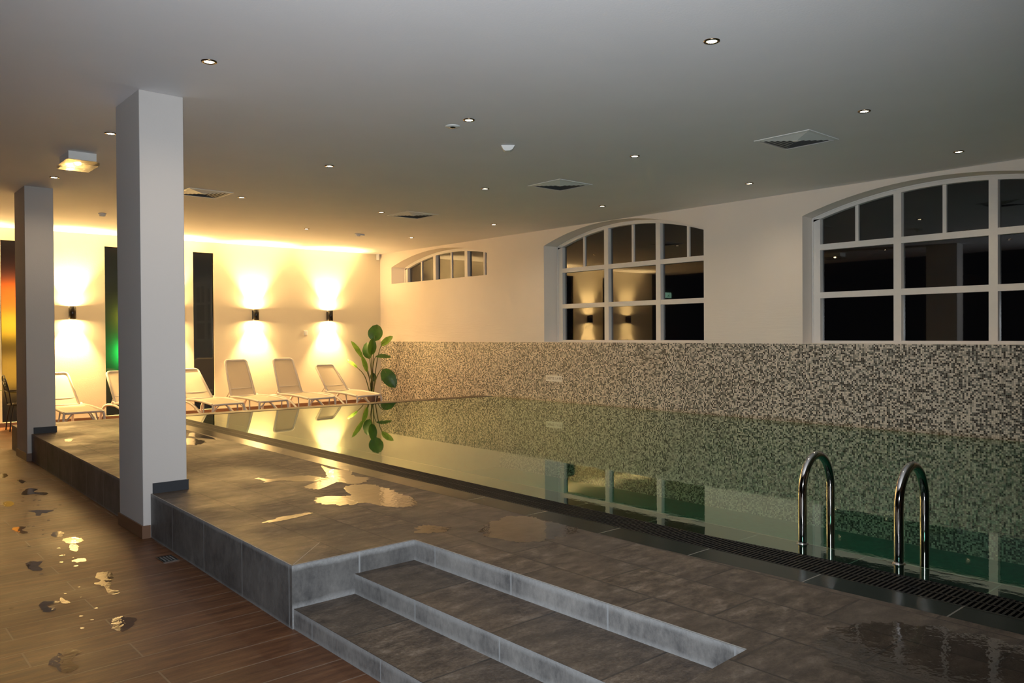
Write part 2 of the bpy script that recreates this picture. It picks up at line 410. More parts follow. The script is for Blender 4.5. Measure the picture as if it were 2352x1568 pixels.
# right wall with arched openings
WIN = [  # front: y0,y1, spring z, rise, tilt ; back opening y0,y1 ; sill ; frame mullions
    dict(n=1, y0=12.92, y1=16.625, sill=2.918, sp=3.355, rise=.262, tilt=-.018, b0=12.75, b1=16.42),
    dict(n=2, y0=7.475, y1=11.175, sill=1.505, sp=3.345, rise=.330, tilt=.015, b0=7.36, b1=11.06),
    dict(n=3, y0=2.19, y1=5.79, sill=1.503, sp=3.33, rise=.295, tilt=.0, b0=2.12, b1=5.775)]
XF = 10.90                     # front face of the window frames
def arch(y, y0, y1, sp, rise, tilt):
    c = (y0+y1)/2; h = (y1-y0)/2; rr = (h*h+rise*rise)/(2*rise)
    t = max(-h, min(h, y-c))
    return sp + math.sqrt(rr*rr-t*t) - (rr-rise) + tilt*(y-c)
def right_wall():
    b = B(); NS = 28; cuts = [Y0]
    b.quad((XR, Y0, -1.2), (XR, YB, -1.2), (XR, YB, MZ), (XR, Y0, MZ), mi=1)
    ws = sorted(WIN, key=lambda w: w['y0']); prev = Y0
    for w in ws:
        b.quad((XR, prev, MZ), (XR, w['y0'], MZ), (XR, w['y0'], CE), (XR, prev, CE)); prev = w['y1']
        for i in range(NS):
            a = w['y0']+(w['y1']-w['y0'])*i/NS; c = w['y0']+(w['y1']-w['y0'])*(i+1)/NS
            za = arch(a, w['y0'], w['y1'], w['sp'], w['rise'], w['tilt']); zc = arch(c, w['y0'], w['y1'], w['sp'], w['rise'], w['tilt'])
            za, zc = min(za, CE-.002), min(zc, CE-.002)
            b.quad((XR, a, za), (XR, c, zc), (XR, c, CE), (XR, a, CE))
            if w['sill'] > MZ: b.quad((XR, a, MZ), (XR, c, MZ), (XR, c, w['sill']), (XR, a, w['sill']))
            a2 = w['b0']+(w['b1']-w['b0'])*i/NS; c2 = w['b0']+(w['b1']-w['b0'])*(i+1)/NS; X2 = XF+.10
            f = b.quad((XR, a, za), (X2, a2, za-.01), (X2, c2, zc-.01), (XR, c, zc)); f.smooth = True
            b.quad((XR, a, w['sill']), (XR, c, w['sill']), (X2, c2, w['sill']), (X2, a2, w['sill']))
        for y, y2 in ((w['y0'], w['b0']), (w['y1'], w['b1'])):
            z = arch(y, w['y0'], w['y1'], w['sp'], w['rise'], w['tilt'])
            b.quad((XR, y, w['sill']), (X2, y2, w['sill']), (X2, y2, z-.01), (XR, y, z))
    b.quad((XR, prev, MZ), (XR, YB, MZ), (XR, YB, CE), (XR, prev, CE))
    struct(b, 'wall_right', [m_wall_r, m_mosaic])
right_wall()
def arched_window(w, mull, glass0, glass1, rails, fl):
    """mull: mullion centres (y) from high y to low; glass0/1 outer glass edges (high, low)"""
    t = thing('window_%d' % w['n'], fl, 'window', (XF, (w['b0']+w['b1'])/2, w['sill']), kind='structure')
    oy, oz = (w['b0']+w['b1'])/2, w['sill']
    A = lambda y, d: arch(y, w['b0'], w['b1'], w['sp'], w['rise'], w['tilt'])-.012-d
    NS = 36; D = .085
    def ring(q, ya, yb, d0, d1, x0, x1):     # curved head member
        for i in range(NS):
            a = ya+(yb-ya)*i/NS-oy; c = ya+(yb-ya)*(i+1)/NS-oy
            v = [(x, yy, A(yy+oy, dd)-oz) for x in (x0, x1) for yy, dd in ((a, d0), (c, d0), (c, d1), (a, d1))]
            V = [q.bm.verts.new(p) for p in v]
            for ff in ((0,1,2,3), (4,7,6,5), (0,4,5,1), (2,6,7,3)): q.bm.faces.new([V[k] for k in ff])
    q = B()
    ring(q, w['b0'], w['b1'], 0, .06, 0, D)
    q.box(0, D, w['b1']-oy, glass0-oy, 0, A(w['b1'], .02)-oz); q.box(0, D, w['b0']-oy, glass1-oy, 0, A(w['b0'], .02)-oz)
    if rails: q.box(0, D, glass1-oy, glass0-oy, 0, .037)
    else: q.box(0, D, glass1-oy, glass0-oy, 0, .022)
    ring(q, w['b0']+.02, w['b1']-.02, .0, .018, -.012, .0)
    q.box(-.012, 0, w['b1']-oy-.0, w['b1']-oy-.022, 0, A(w['b1'], .02)-oz); q.box(-.012, 0, w['b0']-oy, w['b0']-oy+.022, 0, A(w['b0'], .02)-oz)
    q.obj('window_frame', m_frame, t)
    for m in mull:
        q = B(); z1 = min(A(m-.05, .05), A(m+.05, .05))-oz; q.box(-.004, D, m-.05-oy, m+.05-oy, .02, z1); q.obj('mullion', m_frame, t)
    ed = [glass0]+[v for m in mull for v in (m+.05, m-.05)]+[glass1]
    for z in rails:
        q = B()
        for k in range(0, len(ed), 2): q.box(-.001, D, ed[k+1]-oy, ed[k]-oy, z-.042-oz, z+.042-oz)
        q.obj('transom', m_frame, t)
    base = (rails[-1]+.042-oz) if rails else .022
    for k in range(0, len(ed), 2):
        m = (ed[k]+ed[k+1])/2; q = B(); q.box(.035, D-.01, m-.022-oy, m+.022-oy, base, A(m, .05)-oz); q.obj('glazing_bar', m_frame, t)
    zs = ([w['sill']+.037]+[v for z in rails for v in (z-.042, z+.042)]) if rails else [w['sill']+.022]
    for k in range(0, len(ed), 2):
        for j in range(0, len(zs), 2):
            z0 = zs[j]-oz; yl, yh = ed[k+1]-oy, ed[k]-oy; q = B()
            if j+1 < len(zs): q.quad((.06, yl, z0), (.06, yh, z0), (.06, yh, zs[j+1]-oz), (.06, yl, zs[j+1]-oz))
            else:
                for i in range(10):
                    a = yl+(yh-yl)*i/10; c = yl+(yh-yl)*(i+1)/10
                    q.quad((.06, a, z0), (.06, c, z0), (.06, c, A(c+oy, .055)-oz), (.06, a, A(a+oy, .055)-oz))
            q.obj('pane', m_glass, t)
arched_window(WIN[0], (15.162, 13.96), 16.293, 12.82, [], 'small arched window high on the wall above the far pool corner')
arched_window(WIN[1], (9.778, 8.586), 10.919, 7.44, [2.195, 2.888], 'middle arched window of three columns reflecting the wall lamps')
arched_window(WIN[2], (4.565, 3.414), 5.654, 2.30, [2.195, 2.888], 'large arched window nearest the pool handrails with black panes')

# ------------------------------------------------------------------ columns
def column(x0, x1, y0, y1, nm):
    b = B(); b.box(x0, x1, y0, y1, 0, CE, .006); c = struct(b, 'column', m_col); 
    b = B(); e = .012
    b.box(x0-e, x0, y0-e, y1+e, 0, .105); b.box(x0, x0+.055, y0-e, y0, 0, .105)
    b.obj('skirting', m_planks_fine, c)
    b = B(); b.box(x0+.075, x1+e, y0-e, y0, DK, DK+.085); b.box(x1, x1+e, y0, y1, DK, DK+.085)
    b.obj('tile_skirting', m_skirt_dark, c); return c
column(1.990, 2.343, 6.872, 7.545, 1); column(2.085, 2.425, 12.215, 12.93, 2)

# ------------------------------------------------------------------ pool deck, steps, gutter, pool
s_l = [(3.845, 13.55), (3.80, 5.9), (3.803, 3.0), (3.848, 1.8), (3.863, 1.1), (3.87, Y0)]
g2_l = [(4.06, 13.25), (4.01, 6.3), (4.03, 3.0), (4.06, 2.0), (4.086, 1.16), (4.09, Y0)]
g1_l = [(4.354, 13.2), (4.303, 6.7), (4.30, 4.5), (4.29, 3.06), (4.335, 2.4), (4.36, 1.7), (4.35, 1.2), (4.35, Y0)]
def xl(L, y):
    for (xa, ya), (xb, yb) in zip(L, L[1:]):
        if yb <= y <= ya: return xa+(xb-xa)*(ya-y)/(ya-yb)
    return L[0][0] if y > L[0][1] else L[-1][0]
rim = lambda x: 13.2+(12.78-13.2)*(x-4.354)/(XR-4.354)
back = lambda x: 13.68+(13.12-13.68)*(x-2.14)/(XR-2.14)
edge = [(2.14, 13.68), (2.142, 12.93), (2.425, 12.93), (2.425, 12.215), (2.136, 12.215), (2.057, 7.545), (2.343, 7.545), (2.343, 6.872), (2.050, 6.872), (1.996, 4.171), (2.826, 4.171), (2.845, 1.80), (1.99, 1.755), (1.98, Y0)]
b = B()
b.poly(edge+[(3.87, Y0)]+[(x, y) for x, y in s_l[::-1][1:-1]]+[(3.843, rim(3.843)), (4.354, 13.2), (XR, rim(XR)), (XR, back(XR))], DK)
struct(b, 'pool_deck', m_deck)
def vstrip(b, pts, z0, z1):
    for p, q in zip(pts, pts[1:]): b.quad((p[0], p[1], z0), (q[0], q[1], z0), (q[0], q[1], z1), (p[0], p[1], z1))
T = DK-.0005
b = B(); vstrip(b, edge[0:2], 0, T); vstrip(b, edge[4:6], 0, T); vstrip(b, edge[8:10], 0, T); vstrip(b, [(1.99, 1.755), (1.98, Y0)], 0, T); vstrip(b, [(XR, back(XR)), (2.14, 13.68)], 0, T)
vstrip(b, [(1.99, 1.755), (2.845, 1.80)], .0, T)
struct(b, 'deck_riser', m_riser)
b = B(); vstrip(b, [(1.996, 4.171), (2.826, 4.171)], 0, T); struct(b, 'deck_riser', m_riser_s)
b = B(); vstrip(b, [(2.826, 4.171), (2.845, 1.80)], .2, T); struct(b, 'stair_riser', m_step3)
b = B(); vstrip(b, [(2.398, 4.171), (2.405, 1.78)], .1, .2335); struct(b, 'stair_riser', m_step2)
b = B(); vstrip(b, [(2.005, 4.171), (2.0, 1.77)], 0, .1135); struct(b, 'stair_riser', m_step)
b = B(); b.poly([(2.005, 4.171), (2.398, 4.171), (2.405, 1.78), (2.0, 1.77)], .114); struct(b, 'stair_tread', m_tread)
b = B(); b.poly([(2.398, 4.171), (2.826, 4.171), (2.845, 1.80), (2.405, 1.78)], .234); struct(b, 'stair_tread', m_tread)
# grout along deck nosings (pale lime line)
def nosing(b, pts, w=.007):
    for p, q in zip(pts, pts[1:]):
        d = (Vector(q)-Vector(p)).normalized(); n = Vector((d.y, -d.x, 0))*w*.5
        P, Q = Vector(p), Vector(q)
        b.quad(P+n, Q+n, Q-n, P-n); 
b = B(); z = DK+.0012
nosing(b, [(1.999, 4.173, z), (2.052, 6.85, z)]); nosing(b, [(1.999, 4.175, z), (2.826, 4.175, z)], .012); nosing(b, [(2.829, 4.171, z), (2.848, 1.80, z)], .010)
nosing(b, [(1.999, 4.173, z), (2.35, 4.52, z)], .005)
b.obj('grout_line', plain('pale_grout', (.30, .30, .29), .7), None, kind='structure')

b = B()
def band(b, LA, LB, z, ylo=Y0, yhi=13.19):
    ys = sorted({y for _, y in LA+LB if ylo < y < yhi} | {ylo, yhi}, reverse=True)
    for a, c in zip(ys, ys[1:]): b.quad((xl(LA, a), a, z), (xl(LB, a), a, z), (xl(LB, c), c, z), (xl(LA, c), c, z))
band(b, s_l, g2_l, DK-.003, yhi=13.2); struct(b, 'overflow_edge_tiles', m_strip)
q_l = [(4.60, 13.2), (4.61, 4.8), (4.60, Y0)]
bb = B(); vv = [(4.585, 13.0), (4.60, 13.0), (4.60, Y0), (4.585, Y0)]; bb.quad(*[(p[0], p[1], DK-.0085) for p in vv]); bb.obj('grout_line', plain('ledge_grout', (.30, .22, .18), .7), None, kind='structure')
b = B(); band(b, g1_l, q_l, DK-.010); vstrip(b, [(x, y) for x, y in q_l], -1.1, DK-.010); vstrip(b, [(x, y) for x, y in g1_l], DK-.2, DK-.004)
b.quad((4.30, 13.19, DK-.03), (XR, 12.76, DK-.03), (XR, 12.55, DK-.03), (4.30, 12.98, DK-.03))
struct(b, 'pool_ledge', m_ledge)
b = B(); b.quad((4.5, Y0, -1.1), (XR, Y0, -1.1), (XR, 13.2, -1.1), (4.5, 13.2, -1.1)); vstrip(b, [(4.3, 12.98), (XR, 12.55)], -1.1, DK-.03)
struct(b, 'pool_basin', m_pool)
b = B(); vstrip(b, [(4.354, 13.2), (XR, rim(XR))], DK-.1, DK-.0005); struct(b, 'trim_2', m_skirt_dark)
b = B()
pts = [(x, y) for x, y in g1_l]
b.poly([(XR, rim(XR))]+[(4.354, 13.2)]+pts[1:]+[(XR, Y0)], DK-.004)
w = b.obj('pool_water', m_water, None, fix=False, kind='stuff', label='still green pool water reflecting the mosaic wall', category='water')
# overflow grate: channel bottom + slats
g = thing('overflow_grate', 'black slatted overflow grate running along the near pool edge', 'grate', (4.18, 4, DK-.03))
b = B(); band(b, g2_l, g1_l, DK-.05); b.bm.transform(Matrix.Translation((-4.18, -4, -(DK-.03)))); b.obj('channel', m_grate, g)
b = B(); y = -1.0
while y < 13.1:
    xa, xb = xl(g2_l, y)+.004, xl(g1_l, y)-.004
    b.box(xa-4.18, xb-4.18, y-4, y-4+.012, 0, .026); y += .026
for off in (.0, .5, 1.0):
    for (ya, yb) in ((-1, 3), (3, 7), (7, 13.1)):
        X = [xl(g2_l, yy)*(1-off)+xl(g1_l, yy)*off+(.008 if off == 0 else -.008 if off == 1 else 0) for yy in (ya, yb)]
        v = [(X[0]-.005-4.18, ya-4), (X[0]+.005-4.18, ya-4), (X[1]+.005-4.18, yb-4), (X[1]-.005-4.18, yb-4)]
        b.quad(*[(p[0], p[1], .0275) for p in v])
b.obj('slats', m_grate, g)

# ------------------------------------------------------------------ handrails
def handrail(y, lab):
    t = thing('pool_handrail', lab, 'handrail', (4.56, y, DK-.01), group=None)
    pts = []; rr = .178; zt = .31
    pts += [(0, 0, 0), (0, 0, .1), (0, 0, .2)]
    for k in range(13):
        a = PI-PI*k/12; pts.append((rr+rr*math.cos(a), 0, zt+(.225)*math.sin(a)))
    pts += [(2*rr, 0, .2), (2*rr, 0, 0), (2*rr, 0, -.37)]
    b = B(); b.tube(catmull(pts, 3), .0255, 16); b.obj('rail', m_steel, t)
    b = B(); b.lathe([(.036, 0), (.036, .008), (.028, .012)], seg=20); b.obj('floor_flange', m_steel, t)
    return t
handrail(2.484, 'left chrome pool handrail, the one farther from the viewer')
handrail(1.905, 'right chrome pool handrail, nearest the viewer')

# ------------------------------------------------------------------ puddles and wet footprints
def blob(name, pts, z, mat, label, cat, group=None, jit=.022):
    P = catmull([(x, y, 0) for x, y in pts], 16, True)
    c = sum(P, Vector())/len(P); Q = []
    for i, p in enumerate(P):
        q3 = Vector((p.x*1.6, p.y*.8, 3)); nz = noise.noise(q3*14)*jit*2.2+noise.noise(q3*45)*jit*1.5+noise.noise(q3*120)*jit*.8; Q.append(p+(p-c).normalized()*nz)
    b = B(); fc = b.bm.faces.new([b.bm.verts.new((q.x-c.x, q.y-c.y, 0)) for q in Q]); fc.normal_update()
    if fc.normal.z < 0: fc.normal_flip()
    bmesh.ops.triangulate(b.bm, faces=[fc])
    o = b.obj(name, mat, None, fix=False, label=label, category=cat, group=group); o.location = (c.x, c.y, z); return o
PUD = [
 ([(3.003,6.973),(3.078,6.814),(3.348,6.802),(3.439,6.594),(3.469,6.447),(3.288,6.444),(3.084,6.692),(2.967,6.687)], 'thin curling puddle on the deck, far left of the bright splash'),
 ([(3.747,7.157),(3.733,6.892),(3.841,6.79),(3.71,6.462),(3.729,6.203),(3.492,6.085),(3.429,6.254),(3.184,6.107),(3.124,6.268),(3.483,6.553)], 'brightly shining puddle on the deck against the gutter tiles'),
 ([(2.91,5.692),(3.054,5.786),(3.214,5.684),(3.352,6.002),(3.542,6.038),(3.618,5.806),(3.577,5.538),(3.535,5.223),(3.411,5.011),(3.236,5.071),(3.171,5.341),(3.032,5.364),(2.92,5.532)], 'largest ragged golden puddle in the middle of the deck'),
 ([(2.374,5.299),(2.663,5.345),(2.624,5.268),(2.365,5.221)], 'narrow line of water shining in a deck tile joint'),
 ([(3.471,4.198),(3.721,4.233),(3.78,4.018),(3.77,3.635),(3.439,3.601),(3.252,3.701),(3.249,3.998)], 'broad brown-shining wet patch beyond the inner stair corner'),
 ([(3.016,4.417),(3.11,4.413),(3.175,4.254),(3.07,4.209),(2.934,4.288)], 'small amber wet patch right behind the inner stair corner'),
 ([(3.161,1.651),(3.372,1.66),(3.58,1.542),(3.70,1.30),(3.72,.95),(3.74,.5),(3.3,.3),(2.6,.6),(2.905,1.331),(2.976,1.519)], 'large dark wet film on the nearest deck tiles reflecting the window bars'),
 ([(3.512,10.306),(3.571,10.133),(3.555,9.758),(3.371,9.566),(3.333,9.811)], 'small bright puddle on the far deck just right of the big column'),
 ([(3.78,10.841),(3.79,10.428),(3.77,9.983),(3.741,9.855),(3.62,10.475)], 'slim puddle on the far deck beside the gutter'),
 ([(2.34,11.261),(2.416,11.246),(2.353,11.023),(2.297,11.077)], 'tiny bright puddle on the deck between the two columns'),
]
for pts, lab in PUD: blob('puddle', pts, DK+.0022, m_film if 'film' in lab or 'wet patch' in lab else m_puddle, lab, 'puddle')
FP = [
 ([(1.123,6.691),(1.168,6.759),(1.198,6.704),(1.227,6.677),(1.186,6.58),(1.188,6.448),(1.142,6.449),(1.115,6.541)], 0, 'dark wet footprint on the planks, left of the bright droplets'),
 ([(1.002,5.606),(1.038,5.651),(1.095,5.631),(1.121,5.587),(1.074,5.571),(1.046,5.558),(1.051,5.508),(1.078,5.472),(1.044,5.418),(1.008,5.45),(1.006,5.519)], 0, 'dark crescent shaped wet footprint on the planks'),
 ([(1.125,5.63),(1.148,5.655),(1.154,5.597),(1.169,5.524),(1.135,5.54)], 1, 'small golden splash at the tip of the crescent footprint'),
 ([(1.255,4.973),(1.283,5.033),(1.336,5.055),(1.389,4.961),(1.357,4.88),(1.274,4.776),(1.251,4.813),(1.244,4.899)], 1, 'half golden half dark wet footprint nearest the middle of the plank floor'),
 ([(0.869,4.594),(0.919,4.669),(0.981,4.719),(1.022,4.625),(0.982,4.585),(0.96,4.499),(0.972,4.41),(0.917,4.385),(0.887,4.437)], 1, 'round puddle on the planks nearest the viewer'),
 ([(1.387,5.832),(1.429,5.886),(1.419,5.989),(1.459,6.089),(1.532,6.057),(1.508,5.884),(1.463,5.785),(1.426,5.641),(1.458,5.547),(1.433,5.506),(1.392,5.544),(1.407,5.701)], 1, 'long golden puddle trickling across the planks'),
 ([(1.483,7.228),(1.521,7.328),(1.586,7.303),(1.609,7.145),(1.552,7.098),(1.49,7.123)], 1, 'brightest round puddle on the planks beside the big column'),
 ([(1.622,9.814),(1.723,10.016),(1.785,9.898),(1.72,9.746),(1.814,9.612),(1.772,9.471),(1.702,9.603),(1.611,9.62)], 0, 'farther grey wet footprint on the planks'),
 ([(1.486,8.726),(1.568,8.705),(1.665,8.588),(1.606,8.488),(1.563,8.501),(1.534,8.413),(1.504,8.459),(1.531,8.575)], 0, 'grey T shaped wet footprint on the planks'),
 ([(1.245,8.015),(1.304,8.052),(1.348,7.996),(1.301,7.888),(1.328,7.775),(1.282,7.744),(1.245,7.903)], 1, 'reddish glinting wet footprint at the left of the planks'),
 ([(1.406,6.541),(1.445,6.589),(1.494,6.544),(1.473,6.479),(1.427,6.483)], 1, 'oval puddle below the brightest puddle on the planks'),
 ([(1.477,7.038),(1.522,7.061),(1.538,6.982),(1.494,6.836),(1.465,6.851)], 1, 'second bright puddle on the planks, just under the brightest'),
 ([(1.36,9.304),(1.424,9.367),(1.468,9.255),(1.435,9.135),(1.373,9.076)], 1, 'orange glinting splash at the left edge of the planks'),
 ([(1.469,7.587),(1.537,7.633),(1.531,7.458),(1.479,7.401),(1.455,7.458)], 1, 'speckled puddle just behind the brightest one'),
 ([(1.64,11.301),(1.708,11.267),(1.671,11.025),(1.594,10.985)], 0, 'farthest dark wet patch on the planks near the back column'),
 ([(1.717,10.663),(1.761,10.69),(1.771,10.518),(1.723,10.418)], 0, 'small brown wet spot on the planks before the back column'),
]
for i, (pts, k, lab) in enumerate(FP):
    blob('puddle' if k else 'wet_footprint', pts, .0022, m_puddle if k else m_foot, lab, 'puddle' if k else 'footprint', jit=.010)
b = B()
for i in range(60):
    t = random.random(); x = 1.05+.75*t+random.gauss(0, .13); y = 5.0+5.5*t+random.gauss(0, .5)
    if x > 1.9: continue
    r = random.uniform(.004, .016); n = 8
    b.poly([(x+r*random.uniform(.7, 1.3)*math.cos(2*PI*k/n), y+r*1.3*random.uniform(.7, 1.3)*math.sin(2*PI*k/n)) for k in range(n)], .0026)
b.obj('water_droplets', m_puddle, None, fix=False, kind='stuff', label='scattered water droplets over the wood look planks', category='droplets')

# ------------------------------------------------------------------ floor drain
g = thing('floor_drain', 'small square steel floor drain by the deck riser', 'drain', (1.945, 6.12, .001))
b = B(); b.box(-.062, .05, -.09, .09, 0, .004)
b.obj('drain_frame', m_steel, g)
b = B()
b.box(-.052, .042, -.08, .08, .0041, .006)
b.obj('drain_plate', m_black, g)
b = B()
for i in range(4):
    for j in range(6): b.box(-.046+i*.022, -.034+i*.022, -.07+j*.024, -.056+j*.024, .006, .0075)
b.obj('drain_studs', m_steel, g)

# ------------------------------------------------------------------ ceiling fittings
def downlight0():
    t = thing('downlight', '', 'downlight', (0, 0, CE))
    b = B(); b.lathe([(.056, 0), (.056, -.006), (.042, -.009), (.036, -.002), (.036, .0)], seg=28, cap=False); b.obj('trim_ring', m_bronze, t)
    b = B(); b.lathe([(.0355, -.0035), (.02, -.005), (.0001, -.0055)], seg=24, cap=False); b.obj('lamp', m_bulb, t)
    return t
DL = [((2.185, 5.853), 'lit downlight left of the ceiling centre, nearest the big column top'), ((2.207, 8.548), 'lit downlight just left of the big column'), ((2.27, 11.353), 'lit downlight above the back column'),
 ((4.673, 3.208), 'largest lit downlight, nearest the viewer at the upper right'), ((4.629, 5.871), 'lit downlight above the dark ceiling speaker'), ((4.612, 8.539), 'lit downlight right of the big column at mid height'), ((4.669, 11.285), 'lit downlight beside the leftmost air diffuser'),
 ((7.218, 3.317), 'lit downlight above right of the nearest air diffuser'), ((7.015, 5.853), 'lit downlight between the two right air diffusers'), ((6.977, 8.498), 'lit downlight left of the second air diffuser'), ((6.991, 11.206), 'lit downlight left of the diffuser at the far end'), ((6.975, 13.831), 'faint downlight nearest the back wall, above the middle lamps'),
 ((9.661, 3.373), 'lit downlight above the largest window'), ((9.499, 5.932), 'lit downlight between the large and middle windows'), ((9.362, 8.481), 'lit downlight above the middle window'), ((9.361, 11.156), 'lit downlight between the middle and small windows'), ((9.281, 13.722), 'faint downlight above the small arched window')]
d0 = None
for i, ((x, y), lab) in enumerate(DL):
    if d0 is None: d0 = downlight0(); d0.location = (x, y, CE); d0['label'] = lab; d0['group'] = 'ceiling downlights'
    else: dup(d0, (x, y, CE), 0, lab)
def diffuser(loc, rz=0, lab=''):
    t = thing('air_diffuser', lab, 'vent', loc, rz, 'square ceiling air diffusers')
    b = B(); h = .31
    for a, c in ((h, h-.035),):
        for k in range(4):
            m = Matrix.Rotation(k*PI/2, 4, 'Z')
            v = [m @ Vector(p) for p in ((-a, -a, -.006), (a, -a, -.006), (c, -c, -.010), (-c, -c, -.010))]; b.quad(*v)
            v = [m @ Vector(p) for p in ((-a, -a, 0), (a, -a, 0), (a, -a, -.006), (-a, -a, -.006))]; b.quad(*v)
    b.obj('diffuser_frame', m_whiteplastic, t)
    b = B(); b.quad((-h+.03, -h+.03, -.0008), (h-.03, -h+.03, -.0008), (h-.03, h-.03, -.0008), (-h+.03, h-.03, -.0008)); b.obj('duct_opening', m_duct, t)
    b = B(); n = 6
    for i in range(n):
        a = h-.04-i*.043; c = a-.030
        for k in range(4):
            m = Matrix.Rotation(k*PI/2, 4, 'Z')
            b.quad(*[m @ Vector(p) for p in ((-a, -a, -.003), (a, -a, -.003), (c, -c, -.011), (-c, -c, -.011))])
    b.box(-.03, .03, -.03, .03, -.012, -.008)
    b.obj('louvres', m_whiteplastic, t)
    return t
VD = [((7.75, 4.28), 'nearest square air diffuser, right of the ceiling'), ((7.60, 7.65), 'second square air diffuser, right of the ceiling centre'), ((7.57, 11.14), 'farthest square air diffuser, above the far pool end'), ((4.12, 11.30), 'square air diffuser partly hidden behind the big column')]
v0 = None
for (x, y), lab in VD:
    if v0 is None: v0 = diffuser((x, y, CE), 0, lab)
    else: dup(v0, (x, y, CE), 0, lab)
def detector(x, y, lab, arm=False):
    t = thing('smoke_detector', lab, 'detector', (x, y, CE))
    b = B(); b.lathe([(.062, 0), (.062, -.012), (.055, -.02)], seg=24); b.obj('detector_base', m_whiteplastic, t)
    b = B(); b.lathe([(.050, -.02), (.046, -.045), (.030, -.055), (.001, -.056)], seg=24, cap=False); b.obj('detector_head', m_whiteplastic, t)
    if arm: b = B(); b.box(.055, .14, -.03, .03, -.03, -.002, .004); b.obj('junction_box', m_whiteplastic, t)
detector(3.526, 14.19, 'white smoke detector between the two columns'); detector(8.12, 13.9, 'white smoke detector with a small box near the far wall', True)
t = thing('ceiling_speaker', 'small shallow dark-centred ceiling fitting near a downlight', 'fitting', (4.654, 6.156, CE))
b = B(); b.lathe([(.075, 0), (.07, -.006), (.035, -.010)], seg=24); b.obj('fitting_plate', m_whiteplastic, t)
b = B(); b.lathe([(.030, -.010), (.02, -.016), (.001, -.017)], seg=20, cap=False); b.obj('fitting_eye', m_black, t)
t = thing('motion_sensor', 'white wedge shaped motion sensor in the middle of the ceiling', 'sensor', (5.594, 6.42, CE), -.72)
b = B()
prof = [(-.075, .003), (-.05, -.045), (-.03, -.058), (.02, -.056), (.05, -.04), (.075, .003)]
for (xa, za), (xb, zb) in zip(prof, prof[1:]): b.quad((xa, -.04, za), (xb, -.04, zb), (xb, .04, zb), (xa, .04, za))
for y in (-.04, .04): b.bm.faces.new([b.bm.verts.new((px, y, pz)) for px, pz in prof])
b.obj('sensor_body', m_whiteplastic, t)
t = thing('emergency_light', 'square emergency light with clear cover hanging on the ceiling left of the big column', 'light', (2.20, 9.83, CE), 0.0)
b = B(); b.box(-.14, .14, -.21, .21, -.085, .004, .006); b.obj('housing', m_whiteplastic, t)
b = B(); b.box(-.165, .165, -.235, .235, -.135, -.092, .012); b.obj('clear_cover', m_lens, t)
b = B(); b.lathe([(.03, -.088), (.03, -.10), (.01, -.108)], seg=16); b.obj('lamp', m_bulb, t)

# ------------------------------------------------------------------ wall fittings
def wall_lamp():
    t = thing('wall_lamp', '', 'wall lamp', (0, YB, 2.127), 0, 'up and down wall lamps')
    b = B(); b.lathe([(.056, -.1225), (.062, -.120), (.062, .120), (.056, .1225), (.052, .1225), (.052, -.1225), (.056, -.1225)], (0, -.125, 0), 28, cap=False); b.obj('shade', m_black, t)
    b = B(); b.lathe([(.05, -.003), (.05, .003)], (0, -.125, .0), 24); b.obj('inner_disc', m_black, t)
    b = B(); b.box(-.045, .045, -.065, 0, -.10, .10, .006); b.obj('mount', m_black, t)
    return t
WL = [(1.85, 'black wall lamp at the far left beyond the frame'), (3.685, 'black up and down wall lamp between the two columns'), (5.50, 'black wall lamp hidden behind the big column'), (7.347, 'black up and down wall lamp right of the tall dark window'), (9.181, 'black up and down wall lamp nearest the potted plant')]
w0 = None
for x, lab in WL:
    if w0 is None: w0 = wall_lamp(); w0.location = (x, YB, 2.127); w0['label'] = lab
    else: dup(w0, (x, YB, 2.127), 0, lab)
t = thing('wall_socket', 'small square white socket plate on the back wall between lamps', 'socket', (8.60, YB, 1.72))
b = B(); b.box(-.045, .045, -.022, 0, -.055, .055, .005); b.obj('plate', m_whiteplastic, t)
b = B(); b.box(-.028, .028, -.026, -.0221, -.032, .032, .002); b.obj('rocker', m_whiteplastic, t)
t = thing('alarm_sensor', 'white alarm sensor box in the upper room corner', 'sensor', (10.58, YB, 3.62), -.5)
b = B(); b.box(-.04, .035, -.07, -.02, -.085, .085, .012); b.obj('sensor_body', m_whiteplastic, t)
b = B(); b.box(-.02, .02, -.02, .02, -.03, .03); b.obj('sensor_bracket', m_whiteplastic, t)
t = thing('exit_sign', 'small glowing green running man exit sign mirrored in the window', 'sign', (-.32, YB-.02, 2.98))
b = B(); b.box(-.16, .16, -.05, 0, -.09, .09, .006); b.obj('sign_box', emit('exit_green', (.55, 1, .70), 1.3), t)
b = B(); b.tube([(-.03, -.055, .03), (0, -.055, -.01), (.05, -.055, -.05)], .012, 8); b.tube([(0, -.055, -.01), (-.05, -.055, -.05)], .010, 8); b.lathe([(.018, -.004), (.018, .004)], (-.045, -.055, .055), 12); b.obj('running_figure', plain('exit_dark', (.0, .25, .10), .5), t)

